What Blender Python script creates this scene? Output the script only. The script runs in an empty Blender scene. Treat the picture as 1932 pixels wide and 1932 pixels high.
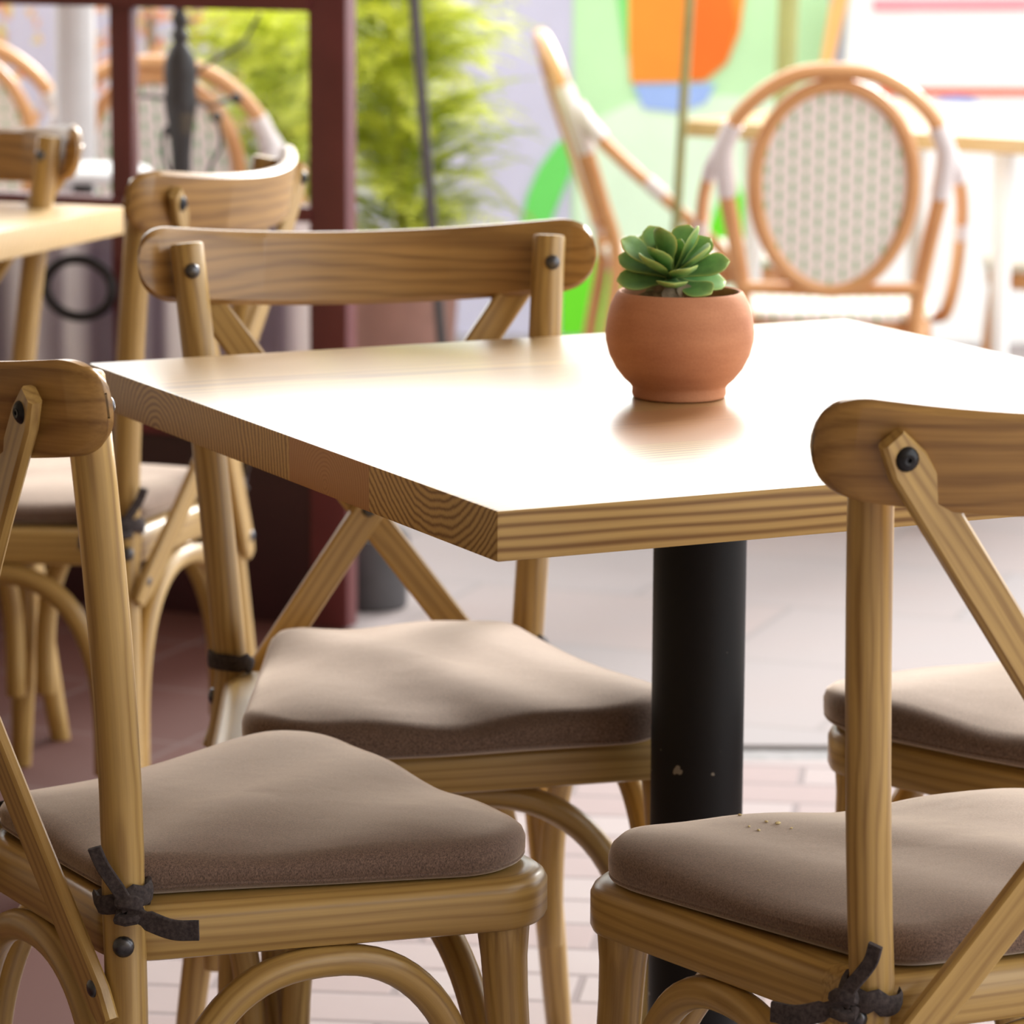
import bpy, bmesh, math, random
from mathutils import Vector, Matrix
PI = math.pi
S = bpy.context.scene
COL = S.collection
# ------------------------------------------------------------------ camera
cam = bpy.data.objects.new('camera', bpy.data.cameras.new('camera'))
COL.objects.link(cam)
S.camera = cam
PITCH, ROLL = 0.1757, 0.0052
fw = Vector((0, math.cos(PITCH), -math.sin(PITCH)))
up = Vector((0, math.sin(PITCH), math.cos(PITCH)))
rt = Vector((1, 0, 0))
cr, sr = math.cos(ROLL), math.sin(ROLL)
rt2 = rt * cr + up * sr
up2 = up * cr - rt * sr
cam.matrix_world = Matrix(((rt2.x, up2.x, -fw.x, 0), (rt2.y, up2.y, -fw.y, 0), (rt2.z, up2.z, -fw.z, 1.2385), (0, 0, 0, 1)))
cam.data.sensor_width = 36
cam.data.lens = 7058.3 / 1932 * 36
cam.data.clip_start = 0.1
cam.data.clip_end = 100
cam.data.dof.use_dof = True
cam.data.dof.focus_distance = 2.98
cam.data.dof.aperture_fstop = 8.6
# ------------------------------------------------------------------ world and exposure
W = bpy.data.worlds.new('overcast_sky')
S.world = W
W.use_nodes = True
wn = W.node_tree.nodes
bgn = wn['Background']
bgn.inputs[0].default_value = (0.975, 1.0, 0.995, 1)
# hazy sky, brighter towards the low sun
wl = W.node_tree.links
wtc = wn.new('ShaderNodeTexCoord'); wsp = wn.new('ShaderNodeSeparateXYZ'); wma = wn.new('ShaderNodeMath'); wmb = wn.new('ShaderNodeMath')
wl.new(wtc.outputs['Generated'], wsp.inputs[0])
wma.operation = 'MAXIMUM'; wl.new(wsp.outputs[1], wma.inputs[0]); wma.inputs[1].default_value = 0.0
wmb.operation = 'MULTIPLY_ADD'; wl.new(wma.outputs[0], wmb.inputs[0]); wmb.inputs[1].default_value = 1.9; wmb.inputs[2].default_value = 2.1
wl.new(wmb.outputs[0], bgn.inputs[1])
S.view_settings.view_transform = 'Standard'
S.view_settings.look = 'None'
S.view_settings.gamma = 1
S.view_settings.exposure = 0.45
S.view_settings.use_curve_mapping = False
sun = bpy.data.objects.new('sun', bpy.data.lights.new('sun', 'SUN'))
COL.objects.link(sun)
sun.data.energy = 4.8
sun.data.angle = math.radians(20)
sun.data.color = (1, 0.97, 0.93)
sun.rotation_euler = Vector((-0.40, -0.80, -0.44)).to_track_quat('-Z', 'Y').to_euler()

# ------------------------------------------------------------------ materials
def s2l(c):
    return tuple((v / 12.92 if v <= 0.04045 else ((v + 0.055) / 1.055) ** 2.4) for v in c)
def rgb(r, g, b):
    return s2l((r / 255, g / 255, b / 255)) + (1,)
class NT:
    def __init__(s, name):
        s.m = bpy.data.materials.new(name)
        s.m.use_nodes = True
        s.t = s.m.node_tree
        s.b = s.t.nodes['Principled BSDF']
    def n(s, t, **k):
        o = s.t.nodes.new(t)
        for a, v in k.items():
            setattr(o, a, v)
        return o
    def l(s, a, b):
        s.t.links.new(a, b)
    def math(s, op, a, b=None, c=None):
        o = s.n('ShaderNodeMath', operation=op)
        for i, v in enumerate((a, b, c)):
            if v is None: continue
            if isinstance(v, (int, float)): o.inputs[i].default_value = v
            else: s.l(v, o.inputs[i])
        return o.outputs[0]
    def noise(s, vec, scale, detail=3, rough=0.55, dist=0):
        o = s.n('ShaderNodeTexNoise')
        o.inputs['Scale'].default_value = scale
        o.inputs['Detail'].default_value = detail
        o.inputs['Roughness'].default_value = rough
        o.inputs['Distortion'].default_value = dist
        if vec is not None: s.l(vec, o.inputs['Vector'])
        return o.outputs['Fac']
    def ramp(s, fac, stops):
        o = s.n('ShaderNodeValToRGB')
        e = o.color_ramp.elements
        while len(e) < len(stops): e.new(0.5)
        for i, (p, c) in enumerate(stops):
            e[i].position = p
            e[i].color = c
        s.l(fac, o.inputs[0])
        return o.outputs[0]
    def mix(s, fac, a, b, mode='MIX'):
        o = s.n('ShaderNodeMix', data_type='RGBA', blend_type=mode)
        for i, v in ((0, fac), (6, a), (7, b)):
            if isinstance(v, (int, float)): o.inputs[i].default_value = v
            elif isinstance(v, tuple): o.inputs[i].default_value = v
            else: s.l(v, o.inputs[i])
        return o.outputs[2]
    def bump(s, h, strength, dist=0.002):
        o = s.n('ShaderNodeBump')
        o.inputs['Strength'].default_value = strength
        o.inputs['Distance'].default_value = dist
        s.l(h, o.inputs['Height'])
        s.l(o.outputs[0], s.b.inputs['Normal'])
    def objco(s):
        return s.n('ShaderNodeTexCoord').outputs['Object']
    def vmap(s, vec, scale=(1, 1, 1), loc=(0, 0, 0), rot=(0, 0, 0)):
        o = s.n('ShaderNodeMapping')
        o.inputs['Scale'].default_value = scale
        o.inputs['Location'].default_value = loc
        o.inputs['Rotation'].default_value = rot
        s.l(vec, o.inputs['Vector'])
        return o.outputs[0]
    def set(s, **k):
        for a, v in k.items():
            s.b.inputs[a.replace('_', ' ')].default_value = v
        return s

def plain(name, col, rough=0.5, metal=0.0, var=0.0, scale=20, **k):
    t = NT(name)
    t.set(Roughness=rough, Metallic=metal, **k)
    if var:
        n = t.noise(t.objco(), scale, 4)
        dark = tuple(c * (1 - var) for c in col[:3]) + (1,)
        lite = tuple(min(1, c * (1 + var)) for c in col[:3]) + (1,)
        t.l(t.ramp(n, [(0.3, dark), (0.7, lite)]), t.b.inputs['Base Color'])
    else:
        t.set(Base_Color=col)
    return t.m

def wood(name, dark, lite, rough=0.40, coat=0.25, ring=190.0, tint=0.12):
    """grain runs along the z of the 'grain' attribute of each mesh"""
    t = NT(name)
    at = t.n('ShaderNodeAttribute', attribute_name='grain')
    info = t.n('ShaderNodeObjectInfo')
    off = t.n('ShaderNodeVectorMath', operation='SCALE')
    cx = t.n('ShaderNodeCombineXYZ')
    t.l(info.outputs['Random'], cx.inputs[0]); t.l(info.outputs['Random'], cx.inputs[1])
    cx.inputs[2].default_value = 0.0
    t.l(cx.outputs[0], off.inputs[0]); off.inputs['Scale'].default_value = 0.9
    add = t.n('ShaderNodeVectorMath', operation='ADD')
    t.l(at.outputs['Vector'], add.inputs[0]); t.l(off.outputs[0], add.inputs[1])
    v = add.outputs[0]
    big = t.noise(t.vmap(v, (14, 14, 2.2)), 1.0, 3)
    fine = t.noise(t.vmap(v, (320, 320, 7)), 1.0, 3, 0.6)
    sep = t.n('ShaderNodeSeparateXYZ'); t.l(v, sep.inputs[0])
    rr = t.math('ADD', t.math('MULTIPLY', sep.outputs[0], 0.55), sep.outputs[1])
    ph = t.math('ADD', t.math('MULTIPLY', rr, ring * 3.4), t.math('MULTIPLY', big, 30.0))
    w = t.math('MULTIPLY_ADD', t.math('SINE', ph), 0.5, 0.5)
    w = t.math('POWER', w, 2.2)
    fac = t.math('ADD', t.math('MULTIPLY', w, 0.34), t.math('MULTIPLY', fine, 0.66))
    c = t.ramp(fac, [(0.18, lite), (0.85, dark)])
    pat = t.noise(t.vmap(v, (9, 9, 5)), 1.0, 2)
    c = t.mix(t.math('MULTIPLY', t.math('SUBTRACT', pat, 0.35), tint * 2.4), c, tuple(x * 0.55 for x in dark[:3]) + (1,))
    t.l(c, t.b.inputs['Base Color'])
    t.set(Roughness=rough, Coat_Weight=coat, Coat_Roughness=0.22)
    t.bump(fine, 0.12, 0.0008)
    return t.m

M = {}
M['wood'] = wood('honey_pine', (0.25, 0.135, 0.034, 1), (0.49, 0.315, 0.098, 1))
M['wood_rail'] = wood('brown_pine', (0.18, 0.084, 0.020, 1), (0.42, 0.232, 0.064, 1), ring=120)
M['cushion'] = None
t = NT('taupe_linen')
oc = t.objco()
wv = t.noise(t.vmap(oc, (1900, 420, 500)), 1.0, 2)
wv2 = t.noise(t.vmap(oc, (420, 1900, 500)), 1.0, 2)
sm = t.math('MULTIPLY', t.math('ADD', wv, wv2), 0.5)
c = t.ramp(sm, [(0.34, (0.050, 0.031, 0.026, 1)), (0.68, (0.24, 0.152, 0.112, 1))])
t.l(c, t.b.inputs['Base Color'])
t.set(Roughness=0.9, Sheen_Weight=1.0, Sheen_Roughness=0.42, Sheen_Tint=(0.86, 0.71, 0.59, 1))
lump = t.noise(oc, 9, 3)
hh = t.math('ADD', t.math('MULTIPLY', sm, 0.07), lump)
t.bump(hh, 0.25, 0.006)
M['cushion'] = t.m
t = NT('dark_taupe_tape')
n = t.noise(t.vmap(t.objco(), (300, 300, 300)), 1.0, 2)
t.l(t.ramp(n, [(0.3, (0.022, 0.016, 0.017, 1)), (0.75, (0.07, 0.052, 0.05, 1))]), t.b.inputs['Base Color'])
t.set(Roughness=0.92); t.bump(n, 0.3, 0.001)
M['tape'] = t.m
M['bolt'] = plain('dark_steel', (0.10, 0.10, 0.11, 1), 0.32, 0.9, 0.3, 120)
M['black_bolt'] = plain('black_steel', (0.02, 0.02, 0.022, 1), 0.35, 0.6)
M['black_metal'] = None
t = NT('black_painted_steel')
oc = t.objco()
chips = t.noise(oc, 60, 2)
t.l(t.ramp(chips, [(0.735, (0.006, 0.005, 0.006, 1)), (0.745, (0.22, 0.19, 0.15, 1))]), t.b.inputs['Base Color'])
t.set(Roughness=0.55, Specular_IOR_Level=0.25)
t.bump(t.noise(oc, 420, 2), 0.08, 0.0006)
M['black_metal'] = t.m
# table top: three boards with their own growth rings, seen as arcs in the end grain
t = NT('varnished_pine_top')
oc = t.objco()
sep = t.n('ShaderNodeSeparateXYZ'); t.l(oc, sep.inputs[0])
X, Y, Z = sep.outputs
g1 = t.math('GREATER_THAN', Y, 0.235); g2 = t.math('GREATER_THAN', Y, 0.40); g3 = t.math('GREATER_THAN', Y, 0.60)
def pick(a, b, c_, d=None):
    r = t.math('ADD', a, t.math('MULTIPLY', g1, b - a))
    return t.math('ADD', r, t.math('MULTIPLY', g2, c_ - b))
cy = pick(0.115, 0.325, 0.715); cz = pick(0.062, -0.030, -0.052); fr = pick(900.0, 1400.0, 880.0)
warp = t.noise(t.vmap(oc, (1.5, 9, 9)), 1.0, 2)
w2 = t.noise(t.vmap(oc, (0.7, 60, 60)), 1.0, 2)
dy = t.math('SUBTRACT', Y, cy); dz = t.math('MULTIPLY', t.math('SUBTRACT', Z, cz), 1.15)
r = t.math('SQRT', t.math('ADD', t.math('MULTIPLY', dy, dy), t.math('MULTIPLY', dz, dz)))
r = t.math('ADD', r, t.math('ADD', t.math('MULTIPLY', warp, 0.03), t.math('MULTIPLY', w2, 0.004)))
wv = t.math('MULTIPLY_ADD', t.math('SINE', t.math('MULTIPLY', r, fr)), 0.5, 0.5)
wv = t.math('POWER', wv, 1.6)
fine = t.noise(t.vmap(oc, (6, 420, 420)), 1.0, 3, 0.6)
fac = t.math('ADD', t.math('MULTIPLY', wv, 0.62), t.math('MULTIPLY', fine, 0.38))
c = t.ramp(fac, [(0.15, (0.50, 0.325, 0.115, 1)), (0.85, (0.19, 0.092, 0.026, 1))])
red = t.math('SUBTRACT', g1, g2)
c = t.mix(t.math('MULTIPLY', red, 0.75), c, (0.36, 0.165, 0.065, 1))
t.l(c, t.b.inputs['Base Color'])
gz = t.n('ShaderNodeSeparateXYZ'); t.l(t.n('ShaderNodeNewGeometry').outputs['True Normal'], gz.inputs[0])
t.l(t.math('MULTIPLY_ADD', t.math('GREATER_THAN', gz.outputs[2], 0.5), 0.9, 0.1), t.b.inputs['Coat Weight'])
t.set(Roughness=0.45, Specular_IOR_Level=0.3, Coat_Roughness=0.28, Coat_IOR=1.75)
t.bump(t.noise(t.vmap(oc, (3, 130, 3)), 1.0, 2), 0.05, 0.001)
M['table_top'] = t.m
M['far_wood'] = wood('pale_pine', (0.46, 0.28, 0.11, 1), (0.70, 0.50, 0.24, 1), 0.4, 0.5)
# terracotta
t = NT('terracotta')
oc = t.objco()
n1 = t.noise(t.vmap(oc, (12, 12, 60)), 1.0, 3); n2 = t.noise(oc, 500, 2); n3 = t.noise(oc, 18, 3)
f_ = t.math('ADD', t.math('MULTIPLY', n1, 0.5), t.math('ADD', t.math('MULTIPLY', n2, 0.25), t.math('MULTIPLY', n3, 0.3)))
t.l(t.ramp(f_, [(0.3, (0.40, 0.150, 0.072, 1)), (0.75, (0.62, 0.285, 0.15, 1))]), t.b.inputs['Base Color'])
t.set(Roughness=0.8); t.bump(n2, 0.25, 0.0006)
M['terracotta'] = t.m
M['soil'] = plain('dark_soil', (0.03, 0.02, 0.015, 1), 0.95, 0, 0.6, 200)
t = NT('succulent_leaf')
at = t.n('ShaderNodeAttribute', attribute_name='grain')
sp = t.n('ShaderNodeSeparateXYZ'); t.l(at.outputs['Vector'], sp.inputs[0])
n = t.noise(t.objco(), 90, 2)
c = t.ramp(t.math('ADD', t.math('MULTIPLY', n, 0.5), t.math('MULTIPLY', sp.outputs[2], 0.4)), [(0.2, (0.065, 0.17, 0.06, 1)), (0.75, (0.20, 0.40, 0.115, 1))])
c = t.mix(t.math('POWER', sp.outputs[0], 3.0), c, (0.46, 0.60, 0.18, 1))
t.l(c, t.b.inputs['Base Color'])
t.set(Roughness=0.62, Specular_IOR_Level=0.3, Subsurface_Weight=0.12, Subsurface_Scale=0.004)
M['leaf'] = t.m
M['dry_leaf'] = plain('dry_leaf', (0.27, 0.21, 0.14, 1), 0.9, 0, 0.5, 90)
M['maroon'] = plain('maroon_paint', rgb(98, 46, 48), 0.42, 0, 0.12, 9)
M['maroon_shaded'] = plain('maroon_kick_panel_shaded', rgb(44, 12, 18), 0.5, 0, 0.2, 6)  # darker copy of the door maroon, shade put into the colour
# glass: thin pane, see-through with a mirror sheen
t = NT('window_glass')
tr = t.n('ShaderNodeBsdfTransparent'); gl = t.n('ShaderNodeBsdfGlossy')
tr.inputs[0].default_value = (0.98, 0.985, 0.98, 1); gl.inputs['Roughness'].default_value = 0.02
lw = t.n('ShaderNodeFresnel'); lw.inputs['IOR'].default_value = 1.5
mx = t.n('ShaderNodeMixShader')
t.l(t.math('MULTIPLY', lw.outputs[0], 0.5), mx.inputs[0]); t.l(tr.outputs[0], mx.inputs[1]); t.l(gl.outputs[0], mx.inputs[2])
t.l(mx.outputs[0], t.n('ShaderNodeOutputMaterial').inputs[0])
t.t.nodes.remove(t.t.nodes['Material Output'])
M['glass'] = t.m
t = NT('grey_lilac_reflection')
sp = t.n('ShaderNodeSeparateXYZ'); t.l(t.objco(), sp.inputs[0])
st_ = t.math('ADD', t.math('SINE', t.math('MULTIPLY', sp.outputs[0], 61.0)), t.math('SINE', t.math('MULTIPLY', sp.outputs[0], 23.0)))
c = t.ramp(t.math('MULTIPLY_ADD', st_, 0.25, 0.5), [(0.35, rgb(150, 136, 150)), (0.75, rgb(236, 230, 230))])  # pale and dark stripes imitate reflections in the lower glass
t.l(c, t.b.inputs['Base Color']); t.set(Roughness=0.9)
tl_ = t.n('ShaderNodeBsdfTranslucent'); t.l(c, tl_.inputs[0])
mx = t.n('ShaderNodeMixShader'); mx.inputs[0].default_value = 0.35
t.l(t.b.outputs[0], mx.inputs[1]); t.l(tl_.outputs[0], mx.inputs[2]); t.l(mx.outputs[0], t.t.nodes['Material Output'].inputs[0])
M['reflection_sheet'] = t.m
M['iron'] = plain('black_iron', (0.018, 0.015, 0.018, 1), 0.5, 0.3, 0.2, 40)
M['rattan'] = wood('orange_rattan', (0.56, 0.23, 0.075, 1), (0.76, 0.40, 0.165, 1), 0.35, 0.4, 60, 0.1)
M['binding'] = plain('white_plastic_binding', rgb(226, 216, 216), 0.5, 0, 0.05, 200)
t = NT('white_and_green_weave')
sp = t.n('ShaderNodeSeparateXYZ'); t.l(t.n('ShaderNodeAttribute', attribute_name='grain').outputs['Vector'], sp.inputs[0])
fx = t.math('FRACT', t.math('MULTIPLY', sp.outputs[0], 42.0))
row = t.math('FLOOR', t.math('MULTIPLY', sp.outputs[0], 42.0))
fz = t.math('FRACT', t.math('ADD', t.math('MULTIPLY', sp.outputs[1], 31.0), t.math('MULTIPLY', row, 0.5)))
g = t.math('MULTIPLY', t.math('GREATER_THAN', fx, 0.72), t.math('GREATER_THAN', fz, 0.34))
t.l(t.mix(g, rgb(250, 240, 234), rgb(150, 196, 150)), t.b.inputs['Base Color'])
t.set(Roughness=0.5)
t.bump(t.math('ABSOLUTE', t.math('SUBTRACT', fx, 0.5)), 0.3, 0.003)
M['weave'] = t.m
def leafmat(name, a, b, trans=0.5):
    t = NT(name)
    at = t.n('ShaderNodeAttribute', attribute_name='grain')
    sp = t.n('ShaderNodeSeparateXYZ'); t.l(at.outputs['Vector'], sp.inputs[0])
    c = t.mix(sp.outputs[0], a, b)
    t.l(c, t.b.inputs['Base Color'])
    t.set(Roughness=0.5)
    tl = t.n('ShaderNodeBsdfTranslucent'); t.l(c, tl.inputs[0])
    mx = t.n('ShaderNodeMixShader'); mx.inputs[0].default_value = trans
    t.l(t.b.outputs[0], mx.inputs[1]); t.l(tl.outputs[0], mx.inputs[2])
    t.l(mx.outputs[0], t.t.nodes['Material Output'].inputs[0])
    return t.m
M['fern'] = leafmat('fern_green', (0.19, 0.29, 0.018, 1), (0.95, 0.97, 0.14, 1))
M['redleaf'] = leafmat('red_and_green_foliage', (0.75, 0.26, 0.17, 1), (0.70, 0.72, 0.30, 1))
M['pole_black'] = plain('dark_grey_pole', rgb(72, 66, 66), 0.5, 0.2, 0.1, 10)
M['bamboo'] = plain('olive_bamboo', rgb(132, 128, 78), 0.5, 0, 0.15, 14)
M['olive'] = plain('olive_pole', rgb(158, 160, 100), 0.5, 0, 0.08, 10)
M['greypost'] = plain('pale_grey_post', rgb(205, 200, 202), 0.6, 0, 0.06, 10)
M['dark_pot'] = plain('dark_grey_planter', rgb(62, 58, 60), 0.7, 0, 0.2, 20)
M['brown_pot'] = plain('brown_planter', rgb(150, 112, 102), 0.8, 0, 0.15, 14)
M['white'] = plain('white_paint', rgb(240, 240, 240), 0.5, 0, 0.03, 10)
M['ceiling'] = plain('canopy_canvas', rgb(200, 185, 160), 0.9, 0, 0.05, 4)
M['render'] = plain('taupe_render', rgb(128, 114, 94), 0.9, 0, 0.08, 5)
M['plaster'] = plain('cream_plaster', rgb(214, 200, 180), 0.9, 0, 0.06, 6)
for k_, c_ in dict(lav=(196, 194, 216), pgreen=(186, 226, 176), orange=(236, 140, 44), dorange=(226, 108, 26), blue=(150, 176, 230), green=(104, 206, 96), lime=(104, 214, 30), midgreen=(124, 214, 118), pink=(236, 150, 160), redline=(232, 120, 96), tan=(236, 180, 110), paleg=(214, 236, 210)).items():
    M[k_] = plain('mural_' + k_, rgb(*c_), 0.8, 0, 0.05, 5)
# floor: bricks, pale slabs and tiles
t = NT('brick_pavers')
oc = t.objco()
br = t.n('ShaderNodeTexBrick')
t.l(t.vmap(oc, (1, 1, 1), rot=(0, 0, 0.12)), br.inputs['Vector'])
br.inputs['Scale'].default_value = 1.0
br.inputs['Brick Width'].default_value = 0.20; br.inputs['Row Height'].default_value = 0.10
br.inputs['Mortar Size'].default_value = 0.006; br.inputs['Mortar Smooth'].default_value = 0.4
br.inputs['Color1'].default_value = (0.29, 0.23, 0.225, 1); br.inputs['Color2'].default_value = (0.34, 0.30, 0.295, 1)
br.inputs['Mortar'].default_value = (0.20, 0.17, 0.17, 1)
n = t.noise(oc, 14, 4)
c = t.mix(t.math('MULTIPLY', n, 0.35), br.outputs['Color'], (0.30, 0.23, 0.23, 1))
t.l(c, t.b.inputs['Base Color']); t.set(Roughness=0.95, Specular_IOR_Level=0.15)
t.bump(t.math('SUBTRACT', t.math('MULTIPLY', n, 0.4), br.outputs['Fac']), 0.4, 0.004)
M['bricks'] = t.m
t = NT('pale_stone_slabs')
oc = t.objco()
br = t.n('ShaderNodeTexBrick')
t.l(t.vmap(oc, (1, 1, 1), rot=(0, 0, 0.35)), br.inputs['Vector'])
br.inputs['Scale'].default_value = 1.0
br.inputs['Brick Width'].default_value = 0.55; br.inputs['Row Height'].default_value = 0.42
br.inputs['Mortar Size'].default_value = 0.008; br.inputs['Mortar Smooth'].default_value = 0.6
br.inputs['Color1'].default_value = (0.27, 0.24, 0.24, 1); br.inputs['Color2'].default_value = (0.30, 0.235, 0.22, 1)
br.inputs['Mortar'].default_value = (0.22, 0.19, 0.185, 1)
n = t.noise(oc, 3, 3)
c = t.mix(t.math('MULTIPLY', n, 0.6), br.outputs['Color'], (0.26, 0.25, 0.255, 1))
t.l(c, t.b.inputs['Base Color']); t.set(Roughness=0.95, Specular_IOR_Level=0.15)
M['slabs'] = t.m
t = NT('red_tiles')
oc = t.objco()
br = t.n('ShaderNodeTexBrick')
t.l(t.vmap(oc, (1, 1, 1), rot=(0, 0, 0.4)), br.inputs['Vector'])
br.offset = 0.0
br.inputs['Scale'].default_value = 1.0
br.inputs['Brick Width'].default_value = 0.30; br.inputs['Row Height'].default_value = 0.30
br.inputs['Mortar Size'].default_value = 0.005
br.inputs['Color1'].default_value = (0.062, 0.020, 0.015, 1); br.inputs['Color2'].default_value = (0.075, 0.026, 0.019, 1)
br.inputs['Mortar'].default_value = (0.09, 0.05, 0.045, 1)
t.l(br.outputs['Color'], t.b.inputs['Base Color']); t.set(Roughness=0.7, Specular_IOR_Level=0.12)
M['tiles'] = t.m
M['kerb'] = plain('dark_kerb', (0.16, 0.15, 0.15, 1), 0.8, 0, 0.3, 30)

# ------------------------------------------------------------------ mesh helpers
class MB:
    """collects faces with a grain coordinate per vertex; build() links ONE mesh object"""
    def __init__(s):
        s.v = []; s.f = []; s.g = []
    def add(s, vs, fs, gs=None):
        b = len(s.v)
        s.v += [tuple(v) for v in vs]
        s.g += [tuple(x) for x in (gs if gs is not None else vs)]
        s.f += [tuple(i + b for i in f) for f in fs]
        return s
    def build(s, name, mat, parent=None, smooth=True, angle=40):
        me = bpy.data.meshes.new(name)
        me.from_pydata(s.v, [], s.f)
        a = me.attributes.new('grain', 'FLOAT_VECTOR', 'POINT')
        a.data.foreach_set('vector', [x for g in s.g for x in g])
        bm = bmesh.new(); bm.from_mesh(me)
        bmesh.ops.recalc_face_normals(bm, faces=bm.faces)
        if smooth:
            th = math.radians(angle)
            for f in bm.faces: f.smooth = True
            for e in bm.edges:
                if len(e.link_faces) == 2 and e.calc_face_angle(0) > th: e.smooth = False
        bm.to_mesh(me); bm.free()
        me.materials.append(mat)
        o = bpy.data.objects.new(name, me)
        COL.objects.link(o)
        if parent: o.parent = parent
        return o
    # ---- shapes
    def tube(s, pts, rad, n=14, flat=1.0, closed=False, cap=True, upv=None, roundcap=0.0):
        """rad: number or list; flat squeezes the second axis"""
        P = [Vector(p) for p in pts]
        m = len(P)
        R = rad if isinstance(rad, (list, tuple)) else [rad] * m
        tang = []
        for i in range(m):
            if closed: d = P[(i + 1) % m] - P[i - 1]
            else: d = P[min(i + 1, m - 1)] - P[max(i - 1, 0)]
            tang.append(d.normalized())
        ref = Vector(upv) if upv else (Vector((0, 0, 1)) if abs(tang[0].z) < 0.8 else Vector((0, 1, 0)))
        nrm = (ref - tang[0] * ref.dot(tang[0])).normalized()
        if roundcap and not closed:
            ext = []
            for k in (0.0, 0.5, 0.8):
                ext.append(k)
            t0, t1 = tang[0], tang[-1]
            rc = roundcap
            P = [P[0] - t0 * rc, P[0] - t0 * rc * 0.72] + P + [P[-1] + t1 * rc * 0.72, P[-1] + t1 * rc]
            R = [R[0] - rc if R[0] > rc else R[0] * 0.3, R[0] - rc * 0.3 if R[0] > rc else R[0] * 0.75] + list(R) + [R[-1] - rc * 0.3 if R[-1] > rc else R[-1] * 0.75, R[-1] - rc if R[-1] > rc else R[-1] * 0.3]
            tang = [t0, t0] + tang + [t1, t1]
            m = len(P)
        vs, gs, fs = [], [], []
        L = 0
        for i in range(m):
            if i: L += (P[i] - P[i - 1]).length
            nrm = (nrm - tang[i] * nrm.dot(tang[i]))
            nrm.normalize()
            b = tang[i].cross(nrm)
            for k in range(n):
                a = 2 * PI * k / n
                ca, sa = math.cos(a) * R[i], math.sin(a) * R[i] * flat
                vs.append(P[i] + nrm * ca + b * sa); gs.append((ca, sa, L))
        for i in range(m if closed else m - 1):
            for k in range(n):
                a, b_ = i * n + k, i * n + (k + 1) % n
                j = (i + 1) % m
                fs.append((a, b_, j * n + (k + 1) % n, j * n + k))
        if cap and not closed:
            fs.append(tuple(range(n))); fs.append(tuple((m - 1) * n + k for k in reversed(range(n))))
        return s.add(vs, fs, gs)
    def strip(s, pts, wid, thk, side, bev=0.002, grain_axis=True):
        """flat board swept along pts; side(i) gives the width direction"""
        P = [Vector(p) for p in pts]
        m = len(P)
        vs, gs, fs = [], [], []
        L = 0
        n = 8
        for i in range(m):
            if i: L += (P[i] - P[i - 1]).length
            d = (P[min(i + 1, m - 1)] - P[max(i - 1, 0)]).normalized()
            w = Vector(side(i) if callable(side) else side)
            w = (w - d * w.dot(d)).normalized()
            u = d.cross(w)
            wd = (wid[i] if isinstance(wid, (list, tuple)) else wid) / 2
            th = (thk[i] if isinstance(thk, (list, tuple)) else thk) / 2
            be = min(bev, wd * 0.45, th * 0.45)
            for (a, b) in ((wd - be, th), (wd, th - be), (wd, -th + be), (wd - be, -th), (-wd + be, -th), (-wd, -th + be), (-wd, th - be), (-wd + be, th)):
                vs.append(P[i] + w * a + u * b); gs.append((b, a, L))
        for i in range(m - 1):
            for k in range(n):
                fs.append((i * n + k, i * n + (k + 1) % n, (i + 1) * n + (k + 1) % n, (i + 1) * n + k))
        fs.append(tuple(range(n))); fs.append(tuple((m - 1) * n + k for k in reversed(range(n))))
        return s.add(vs, fs, gs)
    def box(s, lo, hi, bev=0.0):
        bm = bmesh.new()
        bmesh.ops.create_cube(bm, size=1)
        for v in bm.verts:
            v.co = Vector([lo[i] + (hi[i] - lo[i]) * (v.co[i] + 0.5) for i in range(3)])
        if bev: bmesh.ops.bevel(bm, geom=bm.edges[:], offset=bev, segments=2, affect='EDGES', profile=0.6)
        bm.verts.index_update()
        vs = [v.co.copy() for v in bm.verts]; fs = [[v.index for v in f.verts] for f in bm.faces]
        bm.free()
        return s.add(vs, fs)
    def lathe(s, prof, n=48, c=(0, 0, 0), flip=False):
        vs, fs = [], []
        m = len(prof)
        for (r, z) in prof:
            for k in range(n):
                a = 2 * PI * k / n
                vs.append((c[0] + r * math.cos(a), c[1] + r * math.sin(a), c[2] + z))
        for i in range(m - 1):
            for k in range(n):
                fs.append((i * n + k, i * n + (k + 1) % n, (i + 1) * n + (k + 1) % n, (i + 1) * n + k))
        if prof[0][0] > 0: fs.append(tuple(reversed(range(n))))
        if prof[-1][0] > 0: fs.append(tuple((m - 1) * n + k for k in range(n)))
        return s.add(vs, fs)
    def dome(s, c, axis, r, h, n=16, base=0.0015, socket=False):
        """bolt head on axis"""
        ax = Vector(axis).normalized()
        u = ax.orthogonal().normalized(); w = ax.cross(u)
        prof = [(1.0, -0.004), (1.0, base)] + [(math.cos(a), base + h * math.sin(a)) for a in (0.35, 0.75, 1.1, 1.38)]
        vs, fs = [], []
        for (q, z) in prof:
            for k in range(n):
                a = 2 * PI * k / n
                vs.append(Vector(c) + u * (r * q * math.cos(a)) + w * (r * q * math.sin(a)) + ax * z)
        if socket:
            z = prof[-1][1]
            for (q, zz) in ((0.42, z + 0.0003), (0.36, z - 0.0025)):
                for k in range(n):
                    a = 2 * PI * k / n
                    vs.append(Vector(c) + u * (r * q * math.cos(a)) + w * (r * q * math.sin(a)) + ax * zz)
        m = len(vs) // n
        for i in range(m - 1):
            for k in range(n):
                fs.append((i * n + k, i * n + (k + 1) % n, (i + 1) * n + (k + 1) % n, (i + 1) * n + k))
        fs.append(tuple((m - 1) * n + k for k in range(n))); fs.append(tuple(reversed(range(n))))
        return s.add(vs, fs)
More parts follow.
